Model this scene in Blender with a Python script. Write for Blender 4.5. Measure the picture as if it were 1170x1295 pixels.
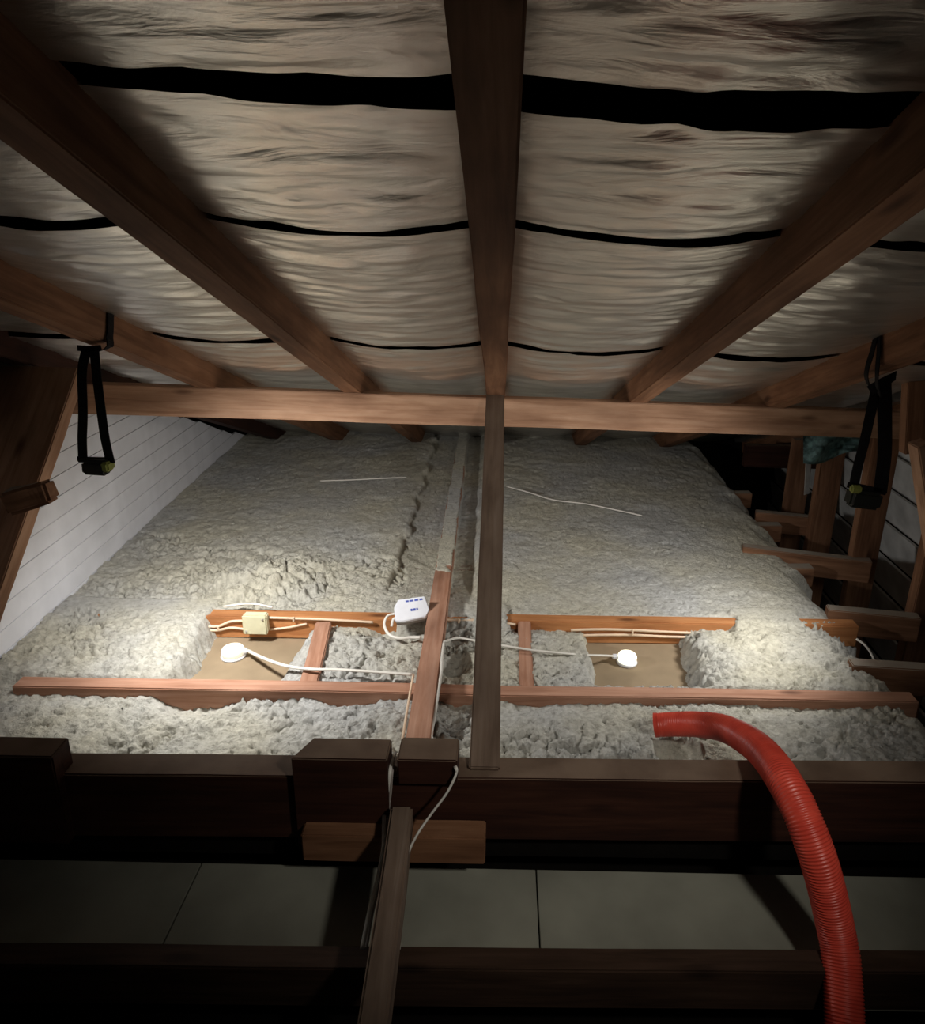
import bpy, bmesh, math, random
import numpy as np
from mathutils import Vector, Matrix, noise as N

for o in list(bpy.data.objects): bpy.data.objects.remove(o)
S = bpy.context.scene
C = S.collection
random.seed(7)

# ---------------------------------------------------------------- camera
W0, H0, F = 1170, 1295, 926.0
CX, CY = 632.0, 601.0
PITCH, ROLL = math.radians(18.0), 0.02
CAM = Vector((0, 0, 1.28))
_u = Vector((0, math.sin(PITCH), math.cos(PITCH)))
FW = Vector((0, math.cos(PITCH), -math.sin(PITCH)))
RT = Vector((1, 0, 0)) * math.cos(ROLL) + _u * math.sin(ROLL)
UP = _u * math.cos(ROLL) - Vector((1, 0, 0)) * math.sin(ROLL)
cd = bpy.data.cameras.new('camera')
cam = bpy.data.objects.new('camera', cd); C.objects.link(cam)
cd.sensor_fit = 'HORIZONTAL'; cd.sensor_width = 36; cd.lens = F / W0 * 36
cd.shift_x = -(CX - W0 / 2) / W0; cd.shift_y = -(H0 / 2 - CY) / W0
cd.clip_start = 0.02
m = Matrix((RT, UP, -FW)).transposed().to_4x4(); m.translation = CAM
cam.matrix_world = m
S.camera = cam

# ---------------------------------------------------------------- world, lamps, exposure
w = bpy.data.worlds.new('world'); S.world = w; w.use_nodes = True
w.node_tree.nodes['Background'].inputs[0].default_value = (0.9, 0.85, 0.8, 1)
w.node_tree.nodes['Background'].inputs[1].default_value = 0.012
S.view_settings.view_transform = 'Standard'; S.view_settings.look = 'None'
S.view_settings.gamma = 1; S.view_settings.use_curve_mapping = False
S.view_settings.exposure = 0.0

LAMP_L = Vector((-0.93, 1.80, 0.70)); LAMP_R = Vector((0.965, 1.92, 0.57))
def spot(name, loc, target, watts, size, blend, color, rad=0.02):
    d = bpy.data.lights.new(name, 'SPOT'); d.energy = watts; d.color = color
    d.spot_size = math.radians(size); d.spot_blend = blend; d.shadow_soft_size = rad
    o = bpy.data.objects.new(name, d); C.objects.link(o); o.location = loc
    o.rotation_euler = (Vector(target) - Vector(loc)).to_track_quat('-Z', 'Y').to_euler()
    return o
spot('left_headlamp_beam', LAMP_L + Vector((0.02, 0, -0.05)), (-0.6, 2.15, 0.0), 38, 168, 1.0, (1.0, 0.97, 0.93), 0.05)
spot('right_headlamp_beam', LAMP_R + Vector((-0.02, 0, -0.06)), (0.2, 2.3, 0.0), 20, 168, 1.0, (1.0, 0.97, 0.92), 0.05)
# added fill spot, unseen above right of the camera, brightens insulation and beam tops
spot('added_fill_spot', (0.60, 0.20, 1.36), (0.0, 2.1, 0.05), 31.0, 72, 0.9, (1.0, 0.94, 0.85), 0.05)

# ---------------------------------------------------------------- helpers
TAN, ZR = 0.372, 1.68          # underside of the rafters: z = ZR - TAN*y
def ray(px, py):
    return FW + RT * ((px - CX) / F) + UP * (-(py - CY) / F)
def at_z(px, py, z):
    d = ray(px, py); return CAM + d * ((z - CAM.z) / d.z)
def at_y(px, py, y):
    d = ray(px, py); return CAM + d * ((y - CAM.y) / d.y)
def at_x(px, py, x):
    d = ray(px, py); return CAM + d * ((x - CAM.x) / d.x)
def at_roof(px, py, off=0.0):
    d = ray(px, py); return CAM + d * ((ZR + off - CAM.z) / (d.z + TAN * d.y))

def tag(o, label=None, cat=None, group=None, kind=None):
    if label: o['label'] = label
    if cat: o['category'] = cat
    if group: o['group'] = group
    if kind: o['kind'] = kind
    return o
def link(name, me, mat, parent=None, mw=None):
    o = bpy.data.objects.new(name, me); C.objects.link(o)
    if mat and not me.materials: me.materials.append(mat)
    if parent is not None: o.parent = parent; 
    if mw is not None: o.matrix_local = mw
    return o
def empty(name, loc=(0, 0, 0)):
    o = bpy.data.objects.new(name, None); C.objects.link(o); o.location = loc
    o.empty_display_size = 0.05
    return o
def mesh_bm(name, bm, smooth=False):
    me = bpy.data.meshes.new(name); bm.normal_update(); bm.to_mesh(me); bm.free()
    if smooth:
        for p in me.polygons: p.use_smooth = True
    return me
def box_bm(lx, ly, lz, bevel=0.0, seg=1, warp=0.0, cuts=0, chips=0.0, seed=0):
    """box from 0..lx along X, centred on Y and Z"""
    bm = bmesh.new(); bmesh.ops.create_cube(bm, size=1)
    for v in bm.verts: v.co = Vector(((v.co.x + .5) * lx, v.co.y * ly, v.co.z * lz))
    if bevel: bmesh.ops.bevel(bm, geom=bm.edges[:], offset=bevel, segments=seg, affect='EDGES')
    if cuts:
        es = [e for e in bm.edges if abs(e.verts[0].co.x - e.verts[1].co.x) > lx * .8]
        bmesh.ops.subdivide_edges(bm, edges=es, cuts=cuts)
        rr = seed * 7.3
        for v in bm.verts:
            n = N.noise_vector(Vector((v.co.x * 2.1 + rr, rr, 0)))
            n2 = N.noise_vector(Vector((v.co.x * 14 + rr, v.co.y * 20, v.co.z * 20)))
            v.co.y += n.y * warp + n2.y * chips; v.co.z += n.z * warp + n2.z * chips
    return bm
_seed = [0]
def frame(p0, p1, up=Vector((0, 0, 1))):
    x = (p1 - p0).normalized(); y = up.cross(x).normalized(); z = x.cross(y)
    mw = Matrix((x, y, z)).transposed().to_4x4(); mw.translation = p0
    return mw
def timber(name, p0, p1, w, h, mat, up=(0, 0, 1), bevel=0.003, parent=None, cuts=None, warp=0.0025, chips=0.0008):
    """w across, h along 'up'; p0/p1 on the centre line"""
    p0, p1 = Vector(p0), Vector(p1); L = (p1 - p0).length; _seed[0] += 1
    if cuts is None: cuts = max(2, int(L / 0.07))
    bm = box_bm(L, w, h, bevel, 2, warp, cuts, chips, _seed[0])
    me = mesh_bm(name, bm)
    return link(name, me, mat, parent, frame(p0, p1, Vector(up)))
def smooth_path(pts, n=10):
    P = [Vector(p) for p in pts]; out = []
    P = [P[0] * 2 - P[1]] + P + [P[-1] * 2 - P[-2]]
    for i in range(1, len(P) - 2):
        a, b, c, d = P[i - 1:i + 3]
        for k in range(n):
            t = k / n
            out.append(.5 * ((2 * b) + (c - a) * t + (2 * a - 5 * b + 4 * c - d) * t * t + (3 * b - a - 3 * c + d) * t ** 3))
    out.append(P[-2]); return out
def tube_bm(path, r, seg=8, flat=1.0, rfun=None, cap=True, bm=None):
    bm = bm or bmesh.new(); rings = []
    t = (path[1] - path[0]).normalized()
    up = Vector((0, 0, 1)) if abs(t.z) < .9 else Vector((0, 1, 0))
    s = 0
    for i, p in enumerate(path):
        a = path[max(0, i - 1)]; b = path[min(len(path) - 1, i + 1)]
        t = (b - a).normalized()
        side = t.cross(up).normalized(); up = side.cross(t).normalized()
        if i: s += (p - path[i - 1]).length
        rr = rfun(s, i) if rfun else r
        ring = [bm.verts.new(p + side * (math.cos(2 * math.pi * k / seg) * rr) + up * (math.sin(2 * math.pi * k / seg) * rr * flat)) for k in range(seg)]
        rings.append(ring)
    for i in range(len(rings) - 1):
        for k in range(seg):
            bm.faces.new((rings[i][k], rings[i][(k + 1) % seg], rings[i + 1][(k + 1) % seg], rings[i + 1][k]))
    if cap:
        bm.faces.new(rings[0][::-1]); bm.faces.new(rings[-1])
    return bm
def cable(name, pts, mat, r=0.005, flat=0.6, parent=None, n=10, seg=8):
    bm = tube_bm(smooth_path(pts, n), r, seg, flat)
    return link(name, mesh_bm(name, bm, True), mat, parent)
def ribbon(name, pts, wdir, width, th, mat, parent=None, n=6):
    path = smooth_path(pts, n); bm = bmesh.new(); rings = []
    for i, p in enumerate(path):
        t = (path[min(len(path) - 1, i + 1)] - path[max(0, i - 1)]).normalized()
        wd = Vector(wdir) if not callable(wdir) else Vector(wdir(i / (len(path) - 1)))
        wd = (wd - t * wd.dot(t)).normalized(); nn = t.cross(wd)
        rings.append([bm.verts.new(p + wd * (width / 2 * a) + nn * (th / 2 * b)) for a, b in ((-1, -1), (1, -1), (1, 1), (-1, 1))])
    for i in range(len(rings) - 1):
        for k in range(4):
            bm.faces.new((rings[i][k], rings[i][(k + 1) % 4], rings[i + 1][(k + 1) % 4], rings[i + 1][k]))
    bm.faces.new(rings[0][::-1]); bm.faces.new(rings[-1])
    return link(name, mesh_bm(name, bm), mat, parent)
def lathe_bm(prof, seg=32, bm=None, z0=0):
    bm = bm or bmesh.new(); rings = []
    for r, z in prof:
        rings.append([bm.verts.new((r * math.cos(2 * math.pi * k / seg), r * math.sin(2 * math.pi * k / seg), z + z0)) for k in range(seg)])
    for i in range(len(rings) - 1):
        for k in range(seg):
            bm.faces.new((rings[i][k], rings[i][(k + 1) % seg], rings[i + 1][(k + 1) % seg], rings[i + 1][k]))
    bm.faces.new(rings[0][::-1]); bm.faces.new(rings[-1])
    return bm

# ---------------------------------------------------------------- materials
def newmat(name):
    mt = bpy.data.materials.new(name); mt.use_nodes = True
    nt = mt.node_tree; return mt, nt, nt.nodes['Principled BSDF']
def ramp(nt, stops):
    r = nt.nodes.new('ShaderNodeValToRGB'); e = r.color_ramp.elements
    e[0].position, e[0].color = stops[0][0], (*stops[0][1], 1); e[1].position, e[1].color = stops[-1][0], (*stops[-1][1], 1)
    for p, c in stops[1:-1]:
        x = e.new(p); x.color = (*c, 1)
    return r
def wood(name, dark, mid, light, dust_toplight=None, dust_toplight_amt=0.0, rough=0.75):
    mt, nt, b = newmat(name); L = nt.links.new
    tc = nt.nodes.new('ShaderNodeTexCoord'); oi = nt.nodes.new('ShaderNodeObjectInfo')
    add = nt.nodes.new('ShaderNodeVectorMath'); add.operation = 'ADD'
    sc = nt.nodes.new('ShaderNodeVectorMath'); sc.operation = 'SCALE'; sc.inputs['Scale'].default_value = 37.0
    cmb = nt.nodes.new('ShaderNodeCombineXYZ')
    for k in range(3): L(oi.outputs['Random'], cmb.inputs[k])
    L(cmb.outputs[0], sc.inputs[0]); L(tc.outputs['Object'], add.inputs[0]); L(sc.outputs[0], add.inputs[1])
    mp = nt.nodes.new('ShaderNodeMapping'); mp.inputs['Scale'].default_value = (1.6, 26, 26)
    L(add.outputs[0], mp.inputs[0])
    n1 = nt.nodes.new('ShaderNodeTexNoise'); n1.inputs['Scale'].default_value = 2.0; n1.inputs['Detail'].default_value = 7; n1.inputs['Roughness'].default_value = .6; n1.inputs['Distortion'].default_value = .6
    L(mp.outputs[0], n1.inputs['Vector'])
    r = ramp(nt, [(.30, dark), (.5, mid), (.72, light)]); L(n1.outputs['Fac'], r.inputs[0])
    # blotches and knots
    mp2 = nt.nodes.new('ShaderNodeMapping'); mp2.inputs['Scale'].default_value = (3.2, 9, 9); L(add.outputs[0], mp2.inputs[0])
    n2 = nt.nodes.new('ShaderNodeTexNoise'); n2.inputs['Scale'].default_value = 1.5; n2.inputs['Detail'].default_value = 4
    L(mp2.outputs[0], n2.inputs['Vector'])
    r2 = ramp(nt, [(.3, (.55, .5, .48)), (.62, (1, 1, 1))]); L(n2.outputs['Fac'], r2.inputs[0])
    mx = nt.nodes.new('ShaderNodeMix'); mx.data_type = 'RGBA'; mx.blend_type = 'MULTIPLY'; mx.inputs[0].default_value = .8
    L(r.outputs[0], mx.inputs[6]); L(r2.outputs[0], mx.inputs[7])
    vo = nt.nodes.new('ShaderNodeTexVoronoi'); vo.inputs['Scale'].default_value = 1.0
    mp3 = nt.nodes.new('ShaderNodeMapping'); mp3.inputs['Scale'].default_value = (3.5, 11, 11); L(add.outputs[0], mp3.inputs[0]); L(mp3.outputs[0], vo.inputs['Vector'])
    r3 = ramp(nt, [(.05, (.25, .2, .18)), (.16, (1, 1, 1))]); L(vo.outputs['Distance'], r3.inputs[0])
    mx2 = nt.nodes.new('ShaderNodeMix'); mx2.data_type = 'RGBA'; mx2.blend_type = 'MULTIPLY'; mx2.inputs[0].default_value = .8
    L(mx.outputs[2], mx2.inputs[6]); L(r3.outputs[0], mx2.inputs[7])
    out = mx2.outputs[2]
    if dust_toplight:  # lighter upward faces: dust, and painted top light on the dark beam wood
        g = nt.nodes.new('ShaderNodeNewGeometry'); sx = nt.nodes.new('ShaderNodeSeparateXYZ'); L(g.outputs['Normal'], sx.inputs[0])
        mr = nt.nodes.new('ShaderNodeMapRange'); mr.inputs[1].default_value = .75; mr.inputs[2].default_value = .97; mr.inputs[4].default_value = dust_toplight_amt
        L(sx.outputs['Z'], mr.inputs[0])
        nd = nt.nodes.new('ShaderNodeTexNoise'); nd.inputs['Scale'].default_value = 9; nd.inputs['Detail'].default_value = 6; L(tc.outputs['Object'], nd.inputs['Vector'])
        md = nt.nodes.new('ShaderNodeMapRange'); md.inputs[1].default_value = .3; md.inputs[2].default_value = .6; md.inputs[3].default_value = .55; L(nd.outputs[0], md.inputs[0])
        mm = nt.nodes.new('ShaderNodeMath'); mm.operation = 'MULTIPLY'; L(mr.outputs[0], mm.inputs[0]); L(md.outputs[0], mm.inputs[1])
        mx3 = nt.nodes.new('ShaderNodeMix'); mx3.data_type = 'RGBA'; L(mm.outputs[0], mx3.inputs[0]); L(out, mx3.inputs[6]); mx3.inputs[7].default_value = (*dust_toplight, 1)
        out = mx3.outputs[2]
    L(out, b.inputs['Base Color'])
    bp = nt.nodes.new('ShaderNodeBump'); bp.inputs['Strength'].default_value = .35; bp.inputs['Distance'].default_value = .002
    L(n1.outputs['Fac'], bp.inputs['Height']); L(bp.outputs[0], b.inputs['Normal'])
    b.inputs['Roughness'].default_value = rough; b.inputs['Specular IOR Level'].default_value = .25
    return mt
def plain(name, col, rough=.5, metal=0, noise_amt=.12, nscale=30, bump=.1, spec=.4, emit=None, es=0):
    mt, nt, b = newmat(name); L = nt.links.new
    tc = nt.nodes.new('ShaderNodeTexCoord'); n = nt.nodes.new('ShaderNodeTexNoise'); n.inputs['Scale'].default_value = nscale; n.inputs['Detail'].default_value = 5
    L(tc.outputs['Object'], n.inputs['Vector'])
    lo = tuple(c * (1 - noise_amt * 1.5) for c in col); hi = tuple(min(1, c * (1 + noise_amt)) for c in col)
    r = ramp(nt, [(.3, lo), (.7, hi)]); L(n.outputs['Fac'], r.inputs[0]); L(r.outputs[0], b.inputs['Base Color'])
    if bump:
        bp = nt.nodes.new('ShaderNodeBump'); bp.inputs['Strength'].default_value = bump; bp.inputs['Distance'].default_value = .002
        L(n.outputs['Fac'], bp.inputs['Height']); L(bp.outputs[0], b.inputs['Normal'])
    b.inputs['Roughness'].default_value = rough; b.inputs['Metallic'].default_value = metal; b.inputs['Specular IOR Level'].default_value = spec
    if emit: b.inputs['Emission Color'].default_value = (*emit, 1); b.inputs['Emission Strength'].default_value = es
    return mt

M_RAFTER = wood('rafter_wood', (.15, .068, .033), (.23, .11, .056), (.30, .155, .085))
M_PURLIN = wood('purlin_wood', (.33, .18, .105), (.45, .265, .165), (.53, .34, .225))
M_JOIST = wood('joist_wood', (.34, .165, .10), (.44, .24, .16), (.52, .31, .22))
M_ORANGE = wood('fresh_joist_wood', (.36, .14, .05), (.50, .22, .085), (.60, .30, .13))
M_GREYW = wood('weathered_wood', (.15, .105, .075), (.21, .15, .11), (.26, .195, .15))
M_BEAM = wood('dark_beam_wood', (.022, .007, .004), (.04, .013, .007), (.06, .022, .012), dust_toplight=(.20, .14, .10), dust_toplight_amt=1.0)  # lighter top colour paints in the light on the beam's upper faces
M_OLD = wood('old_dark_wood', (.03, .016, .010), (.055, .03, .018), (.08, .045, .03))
M_SIDE = wood('side_frame_wood', (.14, .065, .033), (.23, .115, .062), (.31, .165, .095), dust_toplight=(.36, .33, .28), dust_toplight_amt=.9)
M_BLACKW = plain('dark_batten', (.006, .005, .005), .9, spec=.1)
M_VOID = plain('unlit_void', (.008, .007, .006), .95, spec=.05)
M_CABLE = plain('white_cable', (.72, .70, .64), .45, noise_amt=.06, nscale=12, bump=0)
M_CREAM = plain('cream_cable', (.75, .58, .42), .5, noise_amt=.06, nscale=12, bump=0)
M_BOXW = plain('cream_plastic', (.62, .60, .42), .45, noise_amt=.05, bump=.05)
M_WHITEP = plain('white_plastic', (.80, .82, .88), .35, noise_amt=.04, bump=0)
M_GREYP = plain('grey_plastic', (.35, .31, .28), .5, noise_amt=.05, bump=0)
M_BLUE = plain('blue_print', (.08, .12, .45), .5, noise_amt=.05, bump=0)
M_BLACKP = plain('black_plastic', (.012, .013, .010), .45, noise_amt=.1, bump=0, spec=.3)
M_STRAP = plain('black_webbing', (.010, .009, .010), .85, noise_amt=.3, nscale=200, bump=.4, spec=.15)
M_YELLOW = plain('yellow_green_plastic', (.20, .22, .05), .4, noise_amt=.05, bump=0)
M_LINING = plain('painted_board', (.84, .85, .90), .6, noise_amt=.07, nscale=7, bump=.05)
M_WEATHER = plain('weatherboard_back', (.62, .62, .60), .75, noise_amt=.18, nscale=9, bump=.2)
M_GIB = plain('plasterboard', (.30, .23, .15), .85, noise_amt=.07, nscale=14, bump=.08, spec=.2)
M_PANEL = plain('fibre_sheet', (.30, .30, .245), .85, noise_amt=.16, nscale=5, bump=.1, spec=.2)
M_WRAP = plain('blue_green_wrap', (.20, .34, .34), .5, noise_amt=.4, nscale=60, bump=.3)
M_METAL = plain('galvanised', (.6, .6, .6), .35, metal=.9, noise_amt=.1)
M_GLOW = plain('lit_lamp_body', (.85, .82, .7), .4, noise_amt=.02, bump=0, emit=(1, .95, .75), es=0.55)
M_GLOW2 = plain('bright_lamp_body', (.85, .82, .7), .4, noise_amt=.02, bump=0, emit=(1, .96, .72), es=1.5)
M_LENS = plain('torch_lens', (.9, .9, .9), .2, noise_amt=.02, bump=0, emit=(1, .96, .9), es=6)

def hose_mat():
    mt, nt, b = newmat('red_hose_plastic'); b.inputs['Base Color'].default_value = (.7, .07, .04, 1)
    b.inputs['Roughness'].default_value = .38; b.inputs['Specular IOR Level'].default_value = .5
    L = nt.links.new; tc = nt.nodes.new('ShaderNodeTexCoord'); n = nt.nodes.new('ShaderNodeTexNoise'); n.inputs['Scale'].default_value = 25
    L(tc.outputs['Object'], n.inputs['Vector']); r = ramp(nt, [(.3, (.58, .05, .03)), (.7, (.74, .085, .05))]); L(n.outputs[0], r.inputs[0]); L(r.outputs[0], b.inputs['Base Color'])
    return mt
M_HOSE = hose_mat()
def foil_mat():
    mt, nt, b = newmat('foil_sarking'); L = nt.links.new
    tc = nt.nodes.new('ShaderNodeTexCoord')
    mp = nt.nodes.new('ShaderNodeMapping'); mp.inputs['Scale'].default_value = (2.0, 9, 9); L(tc.outputs['Object'], mp.inputs[0])
    n = nt.nodes.new('ShaderNodeTexNoise'); n.inputs['Scale'].default_value = 2.2; n.inputs['Detail'].default_value = 5; n.inputs['Roughness'].default_value = .5; n.inputs['Distortion'].default_value = 1.6
    L(mp.outputs[0], n.inputs['Vector'])
    r = ramp(nt, [(.3, (.60, .57, .525)), (.7, (.78, .75, .70))]); L(n.outputs[0], r.inputs[0]); L(r.outputs[0], b.inputs['Base Color'])
    n2 = nt.nodes.new('ShaderNodeTexNoise'); n2.inputs['Scale'].default_value = 160; n2.inputs['Detail'].default_value = 3; L(tc.outputs['Object'], n2.inputs['Vector'])
    ad = nt.nodes.new('ShaderNodeMath'); ad.operation = 'MULTIPLY_ADD'; ad.inputs[1].default_value = .06; L(n2.outputs[0], ad.inputs[0]); L(n.outputs[0], ad.inputs[2])
    bp = nt.nodes.new('ShaderNodeBump'); bp.inputs['Strength'].default_value = .28; bp.inputs['Distance'].default_value = .014
    L(ad.outputs[0], bp.inputs['Height']); L(bp.outputs[0], b.inputs['Normal'])
    b.inputs['Metallic'].default_value = .9; b.inputs['Roughness'].default_value = .33
    return mt
M_FOIL = foil_mat()
def insul_mat():
    mt, nt, b = newmat('blown_insulation'); L = nt.links.new
    tc = nt.nodes.new('ShaderNodeTexCoord')
    n = nt.nodes.new('ShaderNodeTexNoise'); n.inputs['Scale'].default_value = 55; n.inputs['Detail'].default_value = 9; n.inputs['Roughness'].default_value = .68
    L(tc.outputs['Object'], n.inputs['Vector'])
    r = ramp(nt, [(.28, (.26, .245, .22)), (.42, (.51, .495, .455)), (.66, (.68, .665, .62))]); L(n.outputs[0], r.inputs[0])
    n2 = nt.nodes.new('ShaderNodeTexNoise'); n2.inputs['Scale'].default_value = 2.6; n2.inputs['Detail'].default_value = 3; L(tc.outputs['Object'], n2.inputs['Vector'])
    r2 = ramp(nt, [(.35, (.92, .95, 1.0)), (.62, (1.0, .985, .88))]); L(n2.outputs[0], r2.inputs[0])  # blue to yellow tint paints the lamps' coloured reflections into the fibre
    mx = nt.nodes.new('ShaderNodeMix'); mx.data_type = 'RGBA'; mx.blend_type = 'MULTIPLY'; mx.inputs[0].default_value = 1
    L(r.outputs[0], mx.inputs[6]); L(r2.outputs[0], mx.inputs[7]); L(mx.outputs[2], b.inputs['Base Color'])
    n3 = nt.nodes.new('ShaderNodeTexNoise'); n3.inputs['Scale'].default_value = 130; n3.inputs['Detail'].default_value = 8; n3.inputs['Roughness'].default_value = .7; L(tc.outputs['Object'], n3.inputs['Vector'])
    bp = nt.nodes.new('ShaderNodeBump'); bp.inputs['Strength'].default_value = 1.0; bp.inputs['Distance'].default_value = .009
    L(n3.outputs[0], bp.inputs['Height']); L(bp.outputs[0], b.inputs['Normal'])
    b.inputs['Roughness'].default_value = 1; b.inputs['Specular IOR Level'].default_value = .05
    return mt
M_INS = insul_mat()

def slab(name, x0, x1, y0, y1, z0, z1, mat, parent=None, bevel=0.0):
    bm = bmesh.new(); bmesh.ops.create_cube(bm, size=1)
    for v in bm.verts: v.co = Vector((v.co.x * (x1 - x0), v.co.y * (y1 - y0), v.co.z * (z1 - z0)))
    if bevel: bmesh.ops.bevel(bm, geom=bm.edges[:], offset=bevel, segments=1, affect='EDGES')
    c = Matrix.Translation(((x0 + x1) / 2, (y0 + y1) / 2, (z0 + z1) / 2))
    return link(name, mesh_bm(name, bm), mat, parent, c)

# ================================================================ SETTING
# floor: the back of the ceiling lining, sheets of it
fl = empty('floor'); tag(fl, kind='structure')
slab('lining_sheet', -1.7, 1.13, 1.30, 4.7, -0.012, 0.0, M_GIB, fl)
slab('shade_underlay', -1.8, 1.15, -0.4, 4.9, -0.14, -0.10, M_VOID, fl)  # near-black sheet added below the gaps, its colour gives the shade
slab('shade_underlay', -1.8, 1.95, -0.4, 4.9, -0.74, -0.70, M_VOID, fl)  # lower near-black sheet, paints the open right side dark
xs = at_z(680, 1140, 0).x
for a, b in ((-1.5, -0.62), (-0.617, xs - .0015), (xs + .0015, 1.15), (1.153, 1.7)):
    slab('ceiling_sheet', a, b, 0.945, 1.225, -0.012, 0.0, M_PANEL, fl, .001)

# left wall: horizontal painted lining boards running to the eaves
wl = empty('wall_left'); tag(wl, kind='structure')
def xl(y): return -1.43 - 0.05 * (y - 1.79)
zz = 0.03; k = 0
while zz < .74:
    hgt = 0.068
    ye = (ZR + .02 - (zz + hgt)) / TAN + random.uniform(-.02, .03)
    ye = min(ye, 4.62)
    o = timber('plank', (xl(1.0) - .008, 1.0, zz + hgt / 2), (xl(ye) - .008, ye, zz + hgt / 2), 0.014, hgt - .0022, M_LINING, parent=wl, bevel=.0008, cuts=6, warp=.0006, chips=.0002)
    mxx = max(v.co.x for v in o.data.vertices)
    for v in o.data.vertices:                       # raked top end, cut along the roof slope
        if v.co.x > mxx - .02: v.co.x += (hgt / 2 - v.co.z) / TAN * .9 + random.uniform(-.01, .01)
    zz += hgt
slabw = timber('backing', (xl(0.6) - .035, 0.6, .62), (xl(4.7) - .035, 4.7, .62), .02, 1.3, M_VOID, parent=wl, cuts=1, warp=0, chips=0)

# right wall: backs of lapped weatherboards behind the studs
wr = empty('wall_right'); tag(wr, kind='structure')
def xr(y): return 1.72 + 0.03 * (y - 2.3)
zz = -0.68
while zz < 1.05:
    bm = bmesh.new()
    y0, y1 = 1.2, 4.6
    # lapped board: slanting back face
    vs = []
    for y in (y0, y1):
        for dx, dz in ((0.034, 0.0), (0.056, 0.0), (0.014, .160), (0.0, .160)):
            vs.append(bm.verts.new((xr(y) + dx, y, zz + dz)))
    for q in ((0, 1, 2, 3), (7, 6, 5, 4), (0, 4, 5, 1), (1, 5, 6, 2), (2, 6, 7, 3), (3, 7, 4, 0)): bm.faces.new([vs[i] for i in q])
    bmesh.ops.recalc_face_normals(bm, faces=bm.faces)
    link('weatherboard', mesh_bm('weatherboard', bm), M_WEATHER, wr)
    zz += .152
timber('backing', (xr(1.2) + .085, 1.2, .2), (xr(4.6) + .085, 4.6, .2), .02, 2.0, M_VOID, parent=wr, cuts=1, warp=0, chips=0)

# eaves end
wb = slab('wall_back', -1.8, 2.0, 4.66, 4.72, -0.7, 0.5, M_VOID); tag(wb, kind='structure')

# roof: foil sheets laid across the rafters with laps, black gap, roof deck above
cl = empty('ceiling'); tag(cl, kind='structure')
RFT = [(-1.018, -0.955), (-0.538, -0.476), (-0.049, 0.014), (0.452, 0.518), (0.962, 1.026)]
RH = 0.088
def sm_(a, b, t):
    t = max(0, min(1, (t - a) / (b - a))); return t * t * (3 - 2 * t)
def foil(y0, y1, off, seed, xa=-1.75, xb=1.95, sag=1.0, curl0=0, curl1=0, tilt=0.0, tilt1=None, ea=1, eb=2):
    tilt1 = tilt if tilt1 is None else tilt1
    nx = 260; ny = max(24, int((y1 - y0) / 0.0085)); ny = min(ny, 230)
    vs = []
    cs = [(a + b) / 2 for a, b in RFT]; cs = [cs[0] - .5] + cs + [cs[-1] + .5]
    for j in range(ny + 1):
        v = j / ny
        for i in range(nx + 1):
            x = xa + (xb - xa) * i / nx
            e0 = y0 + .009 * N.noise(Vector((x * 4 + ea, ea, 0))) + tilt * x; e1 = y1 + .009 * N.noise(Vector((x * 4 + eb, eb, 0))) + tilt1 * x
            y = e0 + (e1 - e0) * v
            bay = 1
            for a, b in zip(cs, cs[1:]):
                if a <= x <= b: bay = math.sin(math.pi * (x - a) / (b - a)) ** .7
            d = -0.034 * sag * bay * (.3 + .7 * sm_(.92, 1.35, y))
            # long cross folds, stronger near rafters where pulled
            q = Vector((x * 1.0 + seed * 5, y * 12 + .5 * N.noise(Vector((x * 2, y * 2, seed))), seed))
            f1 = N.noise(q); f2 = N.noise(Vector((x * 2.6, y * 30 + 1.6 * N.noise(Vector((x * 3, y * 4, 2))), seed + 3)))
            f3 = 1 - abs(N.noise(Vector((x * 4.5 + y * 3, y * 20 - x * 2, seed + 8)))) * 2
            f4 = 1 - abs(N.noise(Vector((x * 2.2 - y, y * 9 + x * 1.5 + N.noise(Vector((x * 3, y * 3, 7))), seed + 1)))) * 2
            pk = 1 - bay
            d += .0085 * f1 * bay + .0036 * f2 * (.4 + bay) + .0070 * max(0, f3 - .5) * bay - .009 * max(0, f4 - .72) * bay
            d += .0018 * N.noise(Vector((x * 16, y * 34, seed))) + .002 * pk * N.noise(Vector((x * 30 + y * 20, y * 16, seed)))
            d -= .03 * curl0 * max(0, 1 - v * (y1 - y0) / .035) ** 2 + .03 * curl1 * max(0, 1 - (1 - v) * (y1 - y0) / .035) ** 2
            z = ZR - TAN * y + off + d
            vs.append((x, y, z))
    fs = [(j * (nx + 1) + i, j * (nx + 1) + i + 1, (j + 1) * (nx + 1) + i + 1, (j + 1) * (nx + 1) + i) for j in range(ny) for i in range(nx)]
    me = bpy.data.meshes.new('foil_sheet'); me.from_pydata(vs, [], fs)
    for p in me.polygons: p.use_smooth = True
    return link('foil_sheet', me, M_FOIL, cl)
OFF = RH * math.sqrt(1 + TAN * TAN) - .006
foil(0.10, 0.863, OFF - .002, 3, tilt=.0, tilt1=.02, ea=1, eb=2.3)
foil(0.930, 1.233, OFF + .002, 11, curl1=-.1, tilt=.05, tilt1=.025, ea=4.7, eb=7.2)
foil(1.251, 2.019, OFF + .002, 17, curl1=-.1, tilt=.025, tilt1=.045, ea=7.2, eb=11.4)
foil(2.055, 3.0, OFF + .002, 23, tilt=.045, ea=11.4, eb=5)
foil(2.97, 4.5, OFF + .012, 31)
p0, p1 = Vector((-1.8, .868, ZR - TAN * .868 + OFF + .040)), Vector((2.0, .91, ZR - TAN * .91 + OFF + .040))
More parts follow.
